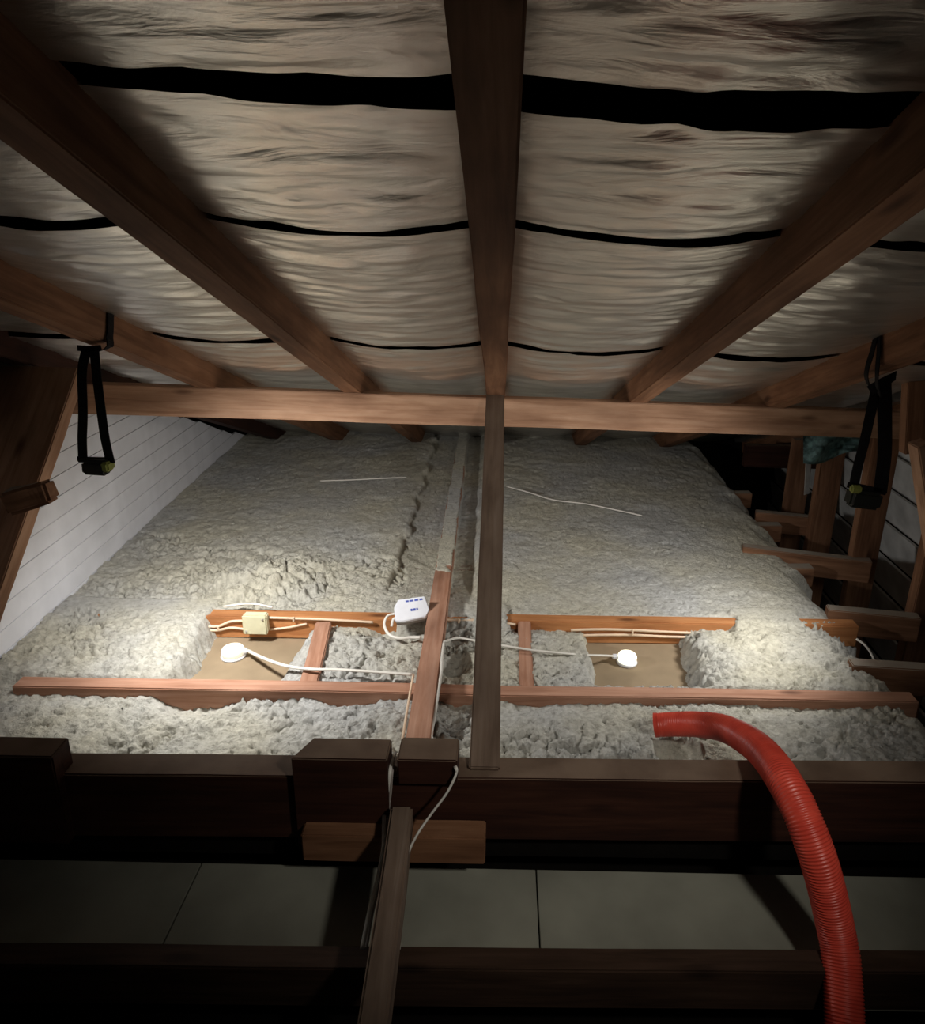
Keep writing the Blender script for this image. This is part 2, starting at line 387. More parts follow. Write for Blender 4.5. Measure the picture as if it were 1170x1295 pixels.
o = timber('batten', p0, p1, .20, .03, M_BLACKW, up=(0, TAN, 1), parent=cl, cuts=8)
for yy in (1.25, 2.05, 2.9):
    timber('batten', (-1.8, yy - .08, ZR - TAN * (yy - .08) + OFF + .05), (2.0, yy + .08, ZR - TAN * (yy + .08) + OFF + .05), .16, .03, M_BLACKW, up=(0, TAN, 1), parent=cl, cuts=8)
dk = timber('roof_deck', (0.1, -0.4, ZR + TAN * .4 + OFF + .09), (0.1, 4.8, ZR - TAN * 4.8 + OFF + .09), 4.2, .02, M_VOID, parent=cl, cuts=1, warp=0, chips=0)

# ================================================================ TIMBERS
def rafter(x0, x1, label, ys=0.05, ye=4.55, mat=M_RAFTER):
    n = Vector((0, TAN, 1)).normalized(); xc = (x0 + x1) / 2
    a = Vector((xc, ys, ZR - TAN * ys)) + n * RH / 2; b = Vector((xc, ye, ZR - TAN * ye)) + n * RH / 2
    return tag(timber('rafter', a, b, x1 - x0, RH, mat, up=n), label, 'rafter')
rafter(*RFT[0], 'brown roof rafter on the far left, carrying the black hanging strap')
rafter(*RFT[1], 'brown roof rafter between the far left rafter and the central one')
rafter(*RFT[2], 'central brown roof rafter directly above the upright strut')
rafter(*RFT[3], 'brown roof rafter immediately right of the central one')
rafter(*RFT[4], 'brown roof rafter on the right with a black strap looped over it')
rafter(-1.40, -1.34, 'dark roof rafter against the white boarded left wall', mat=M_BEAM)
rafter(1.56, 1.62, 'brown roof rafter above the weatherboards, furthest right')

# underpurlin
n = Vector((0, TAN, 1)).normalized()
a = at_roof(120, 486, -.002); b = at_roof(1165, 522, -.002)
d = (b - a); a2 = a - d * .045; b2 = b + d * .06
PU = .102
pa = a2 + Vector((0, .024, -PU / 2)); pb = b2 + Vector((0, .024, -PU / 2))
tag(timber('underpurlin', pa, pb, .048, PU, M_PURLIN), 'long orange-brown purlin beam running crosswise under all the rafters', 'purlin')
def purlin_y(x): return pa.y + (pb.y - pa.y) * (x - pa.x) / (pb.x - pa.x)

# central strut, leaning from beam up to the purlin
sb = at_y(612, 984, 1.225); st = at_y(627.5, 497, purlin_y(0) - .040)
sd = (st - sb).normalized()
tag(timber('strut', sb + Vector((0, .018, 0)), st + Vector((0, .0, 0)), .062, .034, M_GREYW, up=(0, -1, .3)), 'grey-brown upright strut in the centre, from dark beam to purlin', 'strut')

# left leaning post with broken packing block
lt = at_y(104, 470, 2.08); lb = at_y(-22, 830, 1.50)
tag(timber('strut', lb + Vector((-.115, 0, 0)), lt + Vector((-.115, 0, 0)), .23, .045, M_PURLIN, up=(0, -1, .3), chips=.002), 'broad brown leaning timber at far left in front of the white boards', 'strut')
blk = at_y(44, 634, 1.70)
bm = box_bm(.11, .06, .062, .008, 2, .006, 8, .008, 4)
o = link('packing_block', mesh_bm('packing_block', bm), M_SIDE, None, Matrix.Translation(blk + Vector((-.065, -.0, 0))) @ Matrix.Rotation(-.25, 4, 'Y') @ Matrix.Rotation(.15, 4, 'Z'))
tag(o, 'rough chipped timber block fixed to the broad leaning timber at left', 'block')
a = at_y(1152, 425, 2.42); b = at_y(1150, 570, 2.42)
tag(timber('wall_stud', b + Vector((.035, 0, 0)), a + Vector((.035, 0, .08)), .12, .045, M_SIDE, up=(0, 1, 0)), 'short dark red-brown board hanging at the right end of the purlin', 'board')

# ceiling joists across the picture
def joist(px0, y0, px1, y1, z, label, mat=M_JOIST, w=.05, h=.078, name='ceiling_joist'):
    a = at_z(px0, y0, z); b = at_z(px1, y1, z)
    dn = Vector((0, w / 2, -h / 2))
    return tag(timber(name, a + dn, b + dn, w, h, mat, cuts=14), label, 'joist'), a, b
JT = .08
_, ja, jb = joist(14, 868, 1163, 888, JT, 'pinkish ceiling joist, the long fully exposed one in front of both lamps')
a = at_z(120, 777, JT); b = at_z(1087, 792, JT)
JB = (a, b)
tag(timber('ceiling_joist', a + Vector((0, .024, -.039)), b + Vector((0, .024, -.039)), .048, .078, M_ORANGE, cuts=14), 'orange ceiling joist behind the two lamps, carrying clipped cables', 'joist')
labs = ['half-buried ceiling joist end, first step behind the orange joist on the right',
        'half-buried ceiling joist end, second step behind the orange joist on the right',
        'half-buried ceiling joist end nearest the dark eaves on the right']
for (px, py), lb_ in zip(((1031, 718), (990, 664), (952, 624)), labs):
    b = at_z(px, py, .092); 
    tag(timber('ceiling_joist', (-.8, b.y - .03, .020), (b.x, b.y + .024, .050), .05, .078, M_SIDE, cuts=12), lb_, 'joist')
# near joist at the bottom
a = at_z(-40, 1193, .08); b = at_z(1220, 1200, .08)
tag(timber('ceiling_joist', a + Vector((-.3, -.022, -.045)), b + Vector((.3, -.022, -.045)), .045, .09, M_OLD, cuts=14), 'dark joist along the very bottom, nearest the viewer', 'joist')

# noggings
def nog(px0, py0, px1, py1, wpx, z, label, mat=M_JOIST, w=.05):
    a = at_z(px0, py0, z); b = at_z(px1, py1, z)
    return tag(timber('nogging', a + Vector((0, 0, -.035)), b + Vector((0, 0, -.035)), w, .07, mat), label, 'nogging')
nog(390, 864, 409, 786, 22, .078, 'short brown nogging right of the left lamp, between two joists')
nog(666, 868, 664, 784, 18, .078, 'short pinkish nogging right of the central strut', w=.042)

# runner on top of the joists
ra = at_z(529, 934, .13); rb = at_z(583, 572, .13)
RX = lambda y: ra.x + (rb.x - ra.x) * (y - ra.y) / (rb.y - ra.y)
tag(timber('ceiling_runner', ra + Vector((0, 0, -.025)), rb + Vector((0, 0, -.025)), .06, .05, M_JOIST), 'pinkish runner timber lying over the joists and running back to the eaves', 'runner')

# near hanging beam with blocks
BT = .24
a = at_z(-30, 978, BT); b = at_z(1200, 990, BT)
BM0, BM1 = a.copy(), b.copy()
BY = lambda x: BM0.y + (BM1.y - BM0.y) * (x - BM0.x) / (BM1.x - BM0.x)
d = (b - a)
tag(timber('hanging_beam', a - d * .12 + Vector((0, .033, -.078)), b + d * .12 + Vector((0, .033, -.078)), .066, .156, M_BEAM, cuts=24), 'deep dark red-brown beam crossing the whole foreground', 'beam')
tag(timber('shadow_strip', (-1.4, BM0.y + .055, .038), (1.5, BM1.y + .055, .038), .03, .076, M_VOID), 'black strip added as painted shadow under the foreground beam', 'shadow strip')  # added near-black strip, paints shadow into the gap beneath the beam
def block(px0, px1, pyn, ztop, zbot, yf, dep, label, cut=0):
    x0 = at_z(px0, pyn, ztop).x; x1 = at_z(px1, pyn, ztop).x
    bm = bmesh.new(); bmesh.ops.create_cube(bm, size=1)
    for v in bm.verts:
        c = v.co
        x = (x0 if c.x < 0 else x1)
        if cut and c.x < 0 and c.y > 0: x += cut
        v.co = Vector((x - x0, (0 if c.y < 0 else dep), (zbot if c.z < 0 else ztop) - zbot))
    bmesh.ops.bevel(bm, geom=bm.edges[:], offset=.003, segments=2, affect='EDGES')
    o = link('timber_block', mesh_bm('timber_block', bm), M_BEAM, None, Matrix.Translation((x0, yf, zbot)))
    return tag(o, label, 'block')
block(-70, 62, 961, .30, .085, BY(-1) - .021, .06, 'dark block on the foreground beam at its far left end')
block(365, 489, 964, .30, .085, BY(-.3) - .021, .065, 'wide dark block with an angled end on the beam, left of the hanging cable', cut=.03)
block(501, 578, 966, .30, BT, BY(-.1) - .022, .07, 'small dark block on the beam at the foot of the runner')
# low block in front of the beam foot
x0 = at_y(379, 1065, 1.15).x; x1 = at_y(614, 1065, 1.15).x
tag(timber('timber_block', (x0, BY(0) - .034, .112), (x1, BY(0) - .034, .112), .05, .066, M_RAFTER, cuts=6), 'low brown block against the foot of the foreground beam', 'block')
# timber coming toward the viewer
ba = at_z(509, 1016, .205); bb = at_z(484, 1200, .19); bd = bb - ba
tag(timber('brace', ba + Vector((0, 0, -.03)), bb + bd * .9 + Vector((0, 0, -.03)), .044, .06, M_GREYW, bevel=.005, warp=.008), 'crooked grey-brown timber coming from the beam toward the viewer, wired along its side', 'brace')

# right hand wall framing
studs = [(2.25, 'brown wall stud beside the weatherboards, nearest on the right'), (2.66, 'brown wall stud under the black strap buckle on the right'),
         (3.06, 'brown wall stud below the blue-green wrap'), (3.46, 'brown wall stud furthest back near the eaves')]
for y, lb_ in studs:
    x = {2.25: 1.42, 2.66: 1.40, 3.06: 1.40, 3.46: 1.44}[y]
    top = ZR - TAN * y - .02
    tag(timber('wall_stud', (x + .04, y, -.69), (x + .04, y, top), .10, .048, M_SIDE, up=(0, 1, 0)), lb_, 'stud')
a = at_y(1163, 560, 1.95); b = at_y(1200, 800, 1.95)
tag(timber('brace', a, b, .04, .06, M_PURLIN, up=(0, 1, 0)), 'pale orange brace timber at the right edge, in front of the studs', 'brace')
laps = [(1080, 842, 1215, 850, .10, 'brown lap timber on the right, level with the long exposed joist'),
        (1050, 772, 1168, 783, .10, 'brown lap timber at the right edge beside the orange joist end'),
        (942, 692, 1106, 711, .115, 'long brown lap timber on the right with a pointed splintered end'),
        (958, 648, 1049, 657, .11, 'short brown lap timber on the right, nearest the eaves')]
for px0, py0, px1, py1, z, lb_ in laps:
    a = at_z(px0, py0, z); b = at_z(px1, py1, z)
    tag(timber('lap_timber', a + Vector((0, .022, -.045)), b + Vector((0, .022, -.045)), .045, .09, M_SIDE), lb_, 'timber')
# eaves plates behind the purlin (dark timbers in the right corner)
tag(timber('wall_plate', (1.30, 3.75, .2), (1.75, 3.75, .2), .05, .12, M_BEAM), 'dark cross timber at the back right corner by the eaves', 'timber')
# ================================================================ INSULATION
def jy(x): # front joist front-edge
    return ja.y + (jb.y - ja.y) * (x - ja.x) / (jb.x - ja.x)
def jyb(x):
    return JB[0].y + (JB[1].y - JB[0].y) * (x - JB[0].x) / (JB[1].x - JB[0].x)
HL0, HL1 = at_z(243, 835, 0).x, at_z(372, 835, .0).x
HR0, HR1 = at_z(742, 835, 0).x, at_z(866, 835, .0).x
JL0 = at_z(252, 790, .08).x; JL1 = at_z(500, 790, .08).x
JR0, JR1 = at_z(640, 780, .08).x, at_z(930, 785, .08).x
mound = at_z(350, 728, .1); dip = at_z(500, 800, .05); hosehole = at_z(858, 945, .08)
rdip = at_z(575, 845, .05); rdip2 = at_z(575, 910, .05); notch = at_z(245, 885, .06); notch2 = at_z(437, 885, .06)
def sm(a, b, x):
    t = max(0, min(1, (x - a) / (b - a))); return t * t * (3 - 2 * t)
def Hf(x, y):
    P = Vector((x, y, 0))
    wob = N.noise(P * 9) * .03
    wob2 = N.noise(P * 30 + Vector((5, 0, 0))) * .012
    e = wob * .6 + wob2
    big = N.fractal(P * 5, 1, 2, 3); med = .6 * N.fractal(P * 20 + Vector((3, 1, 0)), .7, 2, 5); fine = .8 * N.fractal(P * 75, .6, 2, 4)
    f, bk = jy(x), jyb(x)
    rough = 1.0
    if y < f + .02:                       # front bay
        h = .074 + .008 * big + .015 * med
        h = h - .018 * sm(f - .10, f + .0, y)
        h += .015 * sm(1.45, 1.3, y)
        nd = math.hypot((x - notch.x) / .13, (y - f) / .12); h -= .055 * max(0, 1 - nd) ** .7 if nd < 1 else 0
        nd = math.hypot((x - notch2.x) / .09, (y - f) / .05); h -= .03 * max(0, 1 - nd)
        nd = math.hypot((x - hosehole.x + .3 * wob) / .06, (y - hosehole.y) / .05 + wob2 * 20); h -= .085 * max(0, 1 - nd) ** .6 if nd < 1 else 0
        h -= .03 * max(0, 1 - math.hypot((x - rdip2.x) / .06, (y - rdip2.y) / .12))
        lift = sm(.9, 1.2, x); h += .01 * lift; h = max(h, .012 + .008 * fine + .02 * med)
    elif y < bk + .022:
        h = .074 + .008 * big + .013 * med
        if x < HL0: h += .016 * sm(HL0, HL0 - .05, x)
        if HL1 < x < -.1: h -= .010
        if x > HR1: h += .012 * sm(HR1, HR1 + .06, x)
        # bays where joist behind is exposed slope down towards board
        gl = min(sm(HL0 - .0 + e, HL0 + .05 + e, x), sm(HL1 + .05 + e, HL1 - .02 + e, x))
        gr = min(sm(HR0 - .02 + e, HR0 + .02 + e, x), sm(HR1 + .02 + e, HR1 - .03 + e, x))
        gr = gr * sm(f + .055 + e, f + .10 + e, y) if x > HR0 - .06 else gr
        g = max(gl, gr); h = h * (1 - g) - .01 * g
        ex = max(min(sm(JL0, JL0 + .03, x), sm(JL1, JL1 - .05, x)), min(sm(JR0, JR0 + .03, x), sm(JR1, JR1 - .03, x)))
        if ex > 0:
            h -= .035 * ex * sm(bk - .09, bk, y) * (0.5 if x < HL1 + .3 else .8)
        h -= .055 * max(0, 1 - math.hypot((x - dip.x) / .13, (y - dip.y) / .06))
        h -= .075 * max(0, 1 - math.hypot((x - rdip.x) / .055, (y - rdip.y) / .07))
        if f < y < f + .05: h = min(h, .05)
        exp_ = (JL0 + e < x < JL1 + e) or (JR0 + e < x < JR1 + e)
        if y > bk - .012 and not exp_ and x < 1.02 + wob:
            h = max(h, .091 + .006 * med)
        if y > bk and exp_: h = min(h, .06)
    else:
        rough = .38 + .5 * sm(3.0, 2.3, y) * sm(-.2, -.6, x)
        h = .086 + .006 * big + .016 * med * rough + .012 * sm(2.2, 2.9, y)
        exp_ = (JL0 + e < x < JL1 + e) or (JR0 + e < x < JR1 + e)
        if y < bk + .05 and exp_: h = min(h, .062)
        md = math.hypot((x - mound.x) / .22, (y - mound.y) / .17)
        if md < 1: h += .045 * (1 - md) ** .7 + .03 * med; rough = 1.2
        h -= .008 * sm(bk + .24, bk + .06, y)
    # ragged pits
    pit = N.fractal(Vector((x * 34 + 9, y * 46, 3)), .9, 2, 3) + .25 * N.noise(P * 6)
    if pit > .52: h -= min(.022, (pit - .52) * .12) * rough
    mk = N.noise(P * 5 + Vector((7, 2, 0))) + .35 * N.noise(P * 17)
    if mk > -.05 and rough > .5:
        wv = N.noise_vector(P * 22) * .03
        cr = 1 - abs(N.noise(Vector((x * 13, y * 17, 5)) + wv * 13)) * 3.2
        if cr > .55: h -= .024 * (cr - .55) / .45 * min(1, (mk + .05) * 3)
        cr = 1 - abs(N.noise(Vector((x * 31, y * 34, 15)) + wv * 18)) * 2.6
        if cr > .5: h -= .014 * (cr - .5) / .5 * min(1, (mk + .05) * 3)
    h += .0055 * fine * rough + .0016 * N.noise(P * 190)
    # strip along runner
    dx = x - RX(y)
    if bk + .02 <= y < bk + .10 and not exp_ and x < 1.02 + wob: h = max(h, .091)
    if y > 2.25:
        g = min(sm(-.19 + wob, -.17 + wob, dx), sm(.12 + .3 * wob, .10 + .3 * wob, dx)) * sm(2.25, 2.45, y)
        h -= .022 * g
    if y > 2.32 and abs(dx) < .03: h = max(h, .133 + .002 * fine) if y > 2.45 or N.noise(P * 20) > (2.42 - y) * 8 else h
    # right edge steps down
    yy = (y - jyb(1.1)) / .42; fr = yy - math.floor(yy)
    xe = 1.08 + .03 * (y - 2.1) + wob * .6
    if y < jyb(1.1): fr = (y - jy(1.1)) / .40; 
    xe += .05 * (1 - fr) if 0 <= fr <= 1 else 0
    if y < jy(1.1): xe = 1.14 + wob
    h -= .17 * sm(xe - .03, xe + .17, x)
    h += .012 * med * sm(xe - .05, xe + .1, x)
    # against left wall
    h += .006 * sm(xl(y) + .12, xl(y), x)
    return h
xsL = []
nx = 620
ys = []; y = 1.285
while y < 4.62:
    ys.append(y); y += .0042 + .0048 * max(0, y - 1.9)
Y0 = 1.29
vs = []; keep = []
for y in ys:
    x0, x1 = xl(y) + .001, 1.56
    for i in range(nx + 1):
        x = x0 + (x1 - x0) * i / nx
        yy = y + .004 * N.noise(Vector((x * 70, y * 70, 4)))
        vs.append((x + .004 * N.noise(Vector((x * 70, y * 70, 9))), yy, Hf(x, y)))
fs = []; ny = len(ys)
for j in range(ny - 1):
    for i in range(nx):
        q = (j * (nx + 1) + i, j * (nx + 1) + i + 1, (j + 1) * (nx + 1) + i + 1, (j + 1) * (nx + 1) + i)
        if max(vs[k][2] for k in q) > -.004: fs.append(q)
# front skirt behind the beam
base = len(vs)
for i in range(nx + 1): vs.append((vs[i][0], ys[0], -.004))
for i in range(nx): fs.append((base + i, base + i + 1, i + 1, i))
me = bpy.data.meshes.new('loose_insulation'); me.from_pydata(vs, [], fs)
for p in me.polygons: p.use_smooth = True
o = link('loose_insulation', me, M_INS); tag(o, 'grey blown fibre insulation filling the bays between the joists', 'insulation', kind='stuff')

# ================================================================ ELECTRICS
def downlight(px, py, label, glow, s=1.0):
    c = at_z(px, py, .012)
    t = empty('downlight', (c.x, c.y, 0.0)); tag(t, label, 'downlight')
    bm = lathe_bm([(.036 * s, 0), (.037 * s, .004), (.036 * s, .007), (.030 * s, .009)], 36); link('flange', mesh_bm('flange', bm, True), M_WHITEP, t)
    bm = lathe_bm([(.030 * s, .008), (.033 * s, .012), (.034 * s, .024), (.030 * s, .031), (.018 * s, .035), (.006 * s, .036)], 36); link('lamp_body', mesh_bm('lamp_body', bm, True), glow, t)
    bm = box_bm(.022, .018, .012, .003, 2); link('cable_gland', mesh_bm('cable_gland', bm), M_WHITEP, t, Matrix.Translation((.026 if px < 600 else -.048, 0, .022)))
    return c
cL = downlight(295, 826, 'glowing white downlight back on bare board, left of the two', M_GLOW, 1.05)
cR = downlight(793, 834, 'brightly glowing downlight back on bare board, right of the strut', M_GLOW2, .9)
def zpt(px, py, z): return at_z(px, py, z)
t = cable('lamp_cable', [Vector((cL.x + .045, cL.y, .024)), zpt(335, 833, .05), zpt(362, 842, .075), zpt(392, 846, .092), zpt(430, 847, .092), zpt(480, 850, .095), zpt(522, 853, .10)], M_CABLE, .0062)
tag(t, 'white flat cable from the left downlight across the nogging to the runner', 'cable')
t = cable('lamp_cable', [zpt(561, 812, .126), zpt(580, 807, .10), zpt(610, 812, .095), zpt(640, 817, .092), zpt(672, 822, .092), zpt(700, 825, .088), zpt(735, 828, .07), zpt(765, 829, .045), Vector((cR.x - .045, cR.y, .024))], M_CABLE, .0055)
tag(t, 'white flat cable from the runner past the strut to the right downlight', 'cable')
t = cable('runner_cable', [zpt(561, 813, .126), zpt(559, 830, .126), zpt(558, 848, .124), zpt(554, 875, .124), zpt(549, 908, .122), zpt(545, 930, .122), zpt(551, 941, .13)], M_CABLE, .0048)
tag(t, 'white cable running along the right side of the runner toward the beam', 'cable')
t = cable('runner_cable', [zpt(523, 853, .10), zpt(518, 880, .112), zpt(513, 910, .115), zpt(509, 935, .12)], M_CREAM, .0032)
tag(t, 'thin pale cable along the left edge of the runner', 'cable')
def hang(pts, label, r=.005, mat=M_CABLE):
    t = cable('hanging_cable', pts, mat, r); tag(t, label, 'cable')
hang([zpt(566, 945, .22) + Vector((0, .02, 0)), at_y(575, 967, BY(-.1) - .012), at_y(577, 978, BY(-.1) - .03), at_y(565, 1003, 1.17), at_y(545, 1030, 1.15), at_y(528, 1055, 1.12), at_y(517, 1078, 1.10), at_y(512, 1105, 1.06), at_y(508, 1150, 1.0), at_y(505, 1200, .94)],
     'white cable looping over the beam from the right of the small block', .0038)
hang([at_z(497, 952, .26), at_y(493, 975, BY(-.2) - .008), at_y(490, 1000, BY(-.2) - .012), at_y(486, 1030, BY(-.2) - .02), at_y(485, 1070, 1.11), at_y(478, 1110, 1.06), at_y(468, 1150, 1.0), at_y(458, 1200, .94)],
     'white cables dropping through the gap between the two beam blocks', .0042)
hang([at_z(500, 952, .25), at_y(496, 975, BY(-.2) - .006), at_y(494, 1000, BY(-.2) - .012), at_y(490, 1035, BY(-.2) - .022), at_y(488, 1070, 1.12), at_y(482, 1110, 1.07), at_y(472, 1150, 1.01), at_y(463, 1200, .95)],
     'second thin cable running down the left side of the crooked timber', .003, M_GREYP)

# cables clipped to the orange joist: they sit on its front face
def jf(px, py, o=.006):
    d = ray(px, py); k = (JB[1].y - JB[0].y) / (JB[1].x - JB[0].x)
    tt = (JB[0].y - o - CAM.y + k * (CAM.x - JB[0].x)) / (d.y - k * d.x)
    return CAM + d * tt
def jcable(pts, label, r=.0045):
    t = cable('clipped_cable', [jf(*p) for p in pts], M_CREAM, r, 1.0); tag(t, label, 'cable'); return t
c1 = jcable([(256, 792), (276, 792), (292, 786), (312, 785)], 'pale upper cable entering the left of the junction box')
c2 = jcable([(256, 797), (276, 797), (292, 794), (312, 796)], 'pale lower cable entering the left of the junction box')
c3 = jcable([(340, 781), (370, 782), (400, 783, .012), (440, 785, .012), (472, 787, .01)], 'pale upper cable leaving the junction box toward the runner', .0042)
c4 = jcable([(342, 796), (362, 794), (388, 789)], 'pale lower cable leaving the right of the junction box', .004)
c5 = jcable([(722, 797), (760, 796), (800, 797), (840, 799), (884, 801)], 'pale upper cable clipped along the orange joist, right of the strut')
c6 = jcable([(722, 804), (760, 803), (800, 803), (840, 805), (878, 806)], 'pale lower cable clipped along the orange joist, right of the strut')
c7 = jcable([(560, 784), (585, 784), (620, 785), (652, 790)], 'pale cable on the orange joist behind the central strut')
def clip(px, py, par, h=.016):
    p = jf(px, py, .011); bm = box_bm(.006, .006, h, .001); link('cable_clip', mesh_bm('cable_clip', bm), M_CREAM, par, Matrix.Translation(p))
clip(275, 795, c1); clip(370, 783, c3); clip(799, 800, c5, .022); clip(579, 785, c7)
# white cable lying over the insulation above the box
t = cable('loose_cable', [zpt(283, 767, .098), zpt(305, 764, .106), zpt(325, 764, .106), zpt(345, 768, .098)], M_CABLE, .0048); tag(t, 'short white cable loop on the insulation just above the junction box', 'cable')
# junction box
p = jf(324.5, 787, .016)
t = empty('junction_box', p); tag(t, 'square cream junction box on the orange joist above the left lamp', 'junction box')
bm = box_bm(.076, .026, .066, .004, 2); link('box_base', mesh_bm('box_base', bm), M_BOXW, t, Matrix.Translation((-.038, 0, 0)))
bm = box_bm(.080, .010, .070, .004, 2); link('lid', mesh_bm('lid', bm), M_BOXW, t, Matrix.Translation((-.040, -.016, 0)))
for sx in (-1, 1):
    bm = lathe_bm([(.0035, 0), (.0035, .003), (.002, .004)], 12); link('screw', mesh_bm('screw', bm), M_METAL, t, Matrix.Translation((sx * .028, -.021, sx * .022)) @ Matrix.Rotation(math.pi / 2, 4, 'X'))

# transformer / driver: white rounded case with tapered ends, tilted on insulation
p = at_z(521, 772, .125)
t = empty('lamp_driver', p); tag(t, 'white plastic lamp driver with blue print, propped beside the runner', 'lamp driver')
R = Matrix.Rotation(math.radians(14), 4, 'Z') @ Matrix.Rotation(math.radians(38), 4, 'X') @ Matrix.Rotation(math.radians(-6), 4, 'Y')
t.rotation_euler = R.to_euler()
def prism(outline, z0, z1, bev=.002):
    bm = bmesh.new(); lo = [bm.verts.new((x, y, z0)) for x, y in outline]; hi = [bm.verts.new((x, y, z1)) for x, y in outline]
    bm.faces.new(lo[::-1]); bm.faces.new(hi)
    for i in range(len(lo)): bm.faces.new((lo[i], lo[(i + 1) % len(lo)], hi[(i + 1) % len(lo)], hi[i]))
    bmesh.ops.bevel(bm, geom=bm.edges[:], offset=bev, segments=2, affect='EDGES'); return bm
outl = [(-.056, -.036), (-.030, -.040), (.042, -.036), (.056, -.012), (.046, .036), (-.040, .036), (-.056, .010)]
link('upper_case', mesh_bm('upper_case', prism(outl, .0, .018)), M_WHITEP, t)
link('lower_case', mesh_bm('lower_case', prism([(x * .96, y * .96) for x, y in outl], -.022, -.001)), M_GREYP, t)
bm = bmesh.new()
for x, w_ in ((-.012, .010), (.002, .013), (.018, .012), (.033, .010)):
    q = bmesh.ops.create_cube(bm, size=1, matrix=Matrix.Translation((x, .026, .0185)) @ Matrix.Diagonal((w_, .006, .0008, 1)))
for x, w_ in ((-.006, .006), (.003, .008), (.012, .005)):
    q = bmesh.ops.create_cube(bm, size=1, matrix=Matrix.Translation((x + .005, -.006, .0185)) @ Matrix.Diagonal((w_, .008, .0008, 1)))
o = link('printed_marks', mesh_bm('printed_marks', bm), M_BLUE, t); o['kind'] = 'stuff'
cable('lead', [(-.056, -.020, .006), (-.064, -.026, .004), (-.070, -.045, .0)], M_CABLE, .004, parent=t)
t2 = cable('driver_cable', [at_z(499, 776, .12), at_z(490, 779, .115), at_z(486, 790, .10), at_z(492, 802, .088), at_z(505, 807, .085), at_z(520, 806, .088), at_z(532, 806, .095)], M_CABLE, .0048)
tag(t2, 'white cable looping from the driver back to the runner', 'cable')

# faint cords lying on the far insulation
t = cable('thin_cord', [zpt(405, 608, .115), zpt(440, 607, .115), zpt(480, 605, .116), zpt(514, 603.5, .115)], M_CABLE, .0055); tag(t, 'thin pale cord on the far insulation, left of the runner', 'cord')
t = cable('thin_cord', [zpt(641, 615, .12), zpt(670, 623, .118), zpt(700, 632, .115), zpt(740, 637, .115), zpt(780, 645, .114), zpt(812, 652, .112)], M_CABLE, .0055); tag(t, 'thin pale cord on the far insulation, right of the strut', 'cord')
t = cable('loose_cable', [zpt(1083, 808, .09), zpt(1093, 815, .08), zpt(1101, 825, .06), zpt(1106, 836, .04)], M_CABLE, .005); tag(t, 'short white cable drooping from the orange joist end on the right', 'cable')

# ================================================================ HOSE
hp = [at_z(829, 917, .135), at_z(850, 916, .145), at_z(880, 916, .17), at_z(915, 921, .21), at_z(945, 936, .25), at_z(968, 955, .29), at_z(990, 985, .32),
      at_y(1013, 1028, 1.07), at_y(1033, 1080, 1.03), at_y(1047, 1130, 1.01), at_y(1057, 1175, .99), at_y(1064, 1215, .96), at_y(1068, 1290, .90), at_y(1070, 1370, .84)]
path = smooth_path(hp, 40)
# resample uniformly
def resample(path, st):
    out = [path[0]]; acc = 0
    for a, b in zip(path, path[1:]):
        L = (b - a).length
        while acc + L >= st:
            a = a + (b - a) * ((st - acc) / L); L = (b - a).length; acc = 0; out.append(a.copy())
        acc += L
    return out
path = resample(path, .0013)
hose = empty('flexible_hose', path[0]); tag(hose, 'ribbed red flexible hose arching over the foreground beam', 'hose')
off = -Vector(path[0])
pl = [p + off for p in path]
def hr(s, i): return .0285 + .0035 * min(1, s / .3) + .0012 * math.sin(2 * math.pi * s / .0056) * min(1, max(.35, (s - .12) / .2))
bm = tube_bm(pl, .028, 28, 1, hr, cap=False)
link('hose_wall', mesh_bm('hose_wall', bm, True), M_HOSE, hose)
bm = tube_bm(pl[:140], .0245, 24, 1, None, cap=False); bmesh.ops.reverse_faces(bm, faces=bm.faces)
link('hose_bore', mesh_bm('hose_bore', bm, True), M_BLACKP, hose)
# end ring
tt = (pl[1] - pl[0]).normalized()
bm = tube_bm([pl[0] - tt * .002, pl[0] + tt * .006], .0292, 28, 1, None, cap=False)
bm2 = bmesh.new(); 
link('end_cuff', mesh_bm('end_cuff', bm, True), M_HOSE, hose)
bm.free() if False else None

# ================================================================ HANGING HEAD TORCHES
def torch(base, pts_sets, boxc, label, sx=1):
    t = empty('head_torch', boxc); tag(t, label, 'head torch'); off = -Vector(boxc)
    for nm, pts, wd, wid in pts_sets:
        ribbon(nm, [Vector(p) + off for p in pts], wd, wid, .0025, M_STRAP, t)
    return t
xr0 = RFT[0]
yS = 1.80; zb = ZR - TAN * yS
bL = at_y(122, 590, 1.80)
A = lambda px, py, y=1.80: at_y(px, py, y)
tL = torch(None, [
    ('strap', [at_x(140, 384, -.949), at_x(140, 405, -.949), at_x(139, 425, -.949), at_x(136, 440, -.949), A(112, 446, 1.79)], (0, 1, .0), .026),
    ('strap', [A(98, 440), A(112, 441), A(128, 440)], (0, 0, 1), .014),
    ('strap', [A(110, 440), A(104, 470), A(105, 520), A(104, 555), A(105, 582)], (1, 0, 0), .023),
    ('strap', [A(119, 440), A(123, 480), A(128, 520), A(133, 555), A(140, 586)], (1, 0, 0), .023),
    ('strap', [A(98, 580), A(112, 581), A(142, 583)], (0, 0, 1), .012),
    ], bL, 'black head torch hanging by its strap from the far left rafter')
bm = box_bm(.062, .040, .034, .006, 3); link('lamp_housing', mesh_bm('lamp_housing', bm), M_BLACKP, tL, Matrix.Rotation(.05, 4, 'Y') @ Matrix.Translation((-.030, 0, -.002)))
bm = box_bm(.020, .040, .026, .005, 3); link('battery_cap', mesh_bm('battery_cap', bm), M_YELLOW, tL, Matrix.Translation((.022, -.004, .004)))
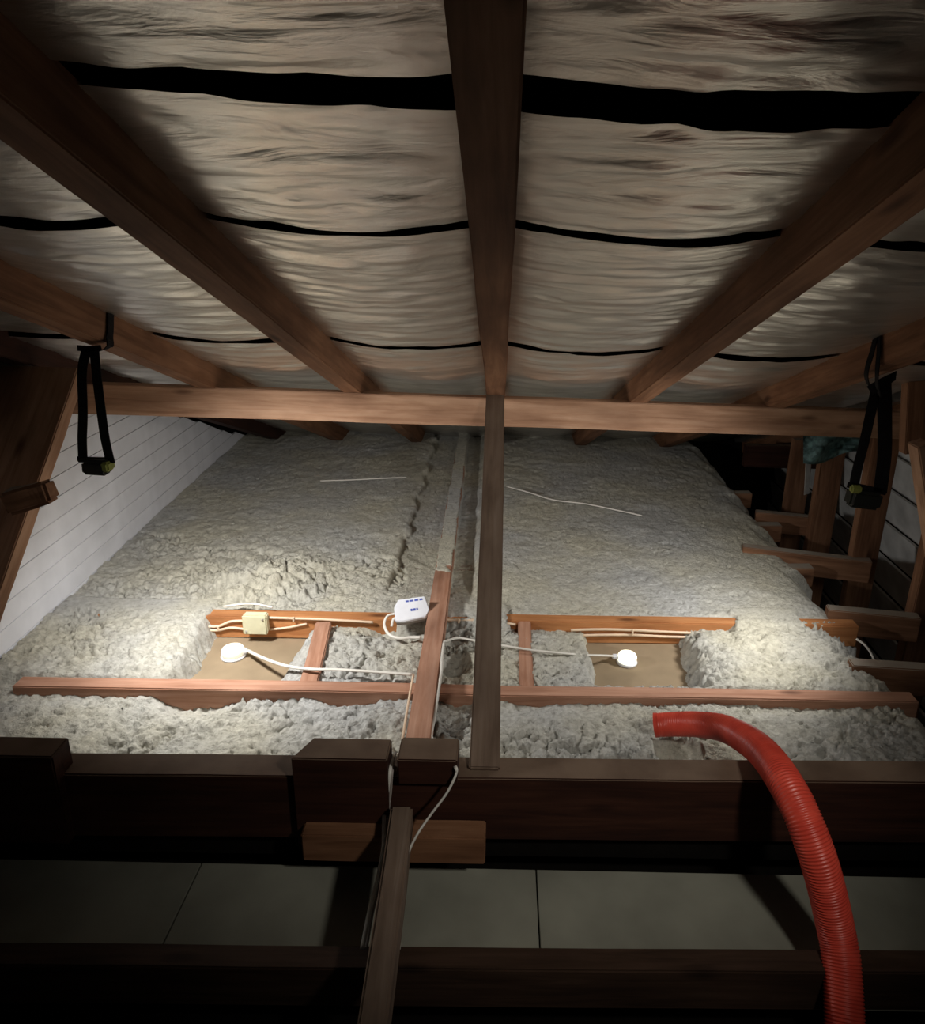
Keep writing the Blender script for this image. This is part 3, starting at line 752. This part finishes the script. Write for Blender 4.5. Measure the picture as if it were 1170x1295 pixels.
bm = lathe_bm([(.014, 0), (.014, .003), (.011, .004)], 20); link('lens', mesh_bm('lens', bm), M_LENS, tL, Matrix.Translation((0, .004, -.0195)))
bm = box_bm(.07, .03, .008, .002, 1); link('mount', mesh_bm('mount', bm), M_BLACKP, tL, Matrix.Translation((-.038, 0, .018)))

B = lambda px, py, y=1.92: at_y(px, py, y)
bR = B(1093, 627)
tR = torch(None, [
    ('strap', [at_x(1108, 424, .955), at_x(1103, 445, .950), at_x(1096, 470, .940), B(1098, 485), B(1108, 497)], (0, 1, .2), .020),
    ('strap', [at_x(1112, 424, .957), at_x(1111, 450, .955), at_x(1109, 480, .952), B(1112, 500, 1.91)], (0, 1, .2), .016),
    ('strap', [B(1100, 494, 1.90), B(1113, 486, 1.89), B(1126, 479, 1.89), B(1133, 475, 1.90)], (.2, 0, 1), .026),
    ('strap', [B(1110, 485), B(1104, 510), B(1093, 560), B(1085, 590), B(1080, 614)], (1, 0, 0), .027),
    ('strap', [B(1118, 482), B(1119, 520), B(1119, 570), B(1116, 600), B(1113, 624)], (1, 0, 0), .038),
    ('strap', [B(1072, 613), B(1090, 616), B(1121, 623)], (0, 0, 1), .016),
    ], bR, 'black head torch hanging by its strap from the right rafter')
bm = box_bm(.088, .05, .050, .009, 3); link('lamp_housing', mesh_bm('lamp_housing', bm), M_BLACKP, tR, Matrix.Rotation(.1, 4, 'Y') @ Matrix.Translation((-.044, 0, -.008)))
bm = box_bm(.030, .020, .022, .005, 3); link('battery_cap', mesh_bm('battery_cap', bm), M_YELLOW, tR, Matrix.Translation((-.052, -.020, .026)))
bm = lathe_bm([(.016, 0), (.016, .003), (.012, .004)], 20); link('lens', mesh_bm('lens', bm), M_LENS, tR, Matrix.Translation((0, .004, -.0335)))

# ================================================================ BLUE-GREEN WRAP AND METAL STRIP
bm = bmesh.new(); nxx, nyy = 40, 14; g = {}
for i in range(nxx + 1):
    for j in range(nyy + 1):
        u, v = i / nxx, j / nyy
        px = 1016 + 110 * u; top = 548 + 4 * u; bot = 586 - 20 * u + 4 * math.sin(u * 9)
        py = top + (bot - top) * v
        p = at_y(px, py, 2.78 + .03 * math.sin(u * 14 + v * 4) + .02 * N.noise(Vector((u * 8, v * 6, 0))))
        g[i, j] = bm.verts.new(p)
for i in range(nxx):
    for j in range(nyy): bm.faces.new((g[i, j], g[i + 1, j], g[i + 1, j + 1], g[i, j + 1]))
bmesh.ops.solidify(bm, geom=bm.faces[:], thickness=.003)
o = link('building_wrap', mesh_bm('building_wrap', bm, True), M_WRAP); tag(o, 'crumpled blue-green wrap hanging under the purlin on the right', 'wrap')
a, b = at_y(1022, 585, 3.0), at_y(1020, 625, 3.0)
o = timber('metal_strip', a, b, .03, .003, M_METAL, up=(.5, -1, .2), bevel=.0005); tag(o, 'small bright metal strip between two studs at the right', 'strip')

# repeats share a group phrase
GR = {'rafter': 'roof rafters', 'ceiling_joist': 'ceiling joists', 'wall_stud': 'studs of the right wall', 'lap_timber': 'lap timbers on the right',
      'nogging': 'noggings between the joists', 'timber_block': 'timber blocks on the foreground beam', 'downlight': 'downlights on the ceiling lining',
      'lamp_cable': 'cables of the two downlights', 'clipped_cable': 'cables clipped to the orange joist', 'hanging_cable': 'cables hanging over the beam',
      'runner_cable': 'cables along the runner', 'thin_cord': 'cords on the far insulation', 'head_torch': 'hanging head torches'}
for o in bpy.data.objects:
    nm = o.name.split('.')[0]
    if o.parent is None and nm in GR and o.get('label'): o['group'] = GR[nm]
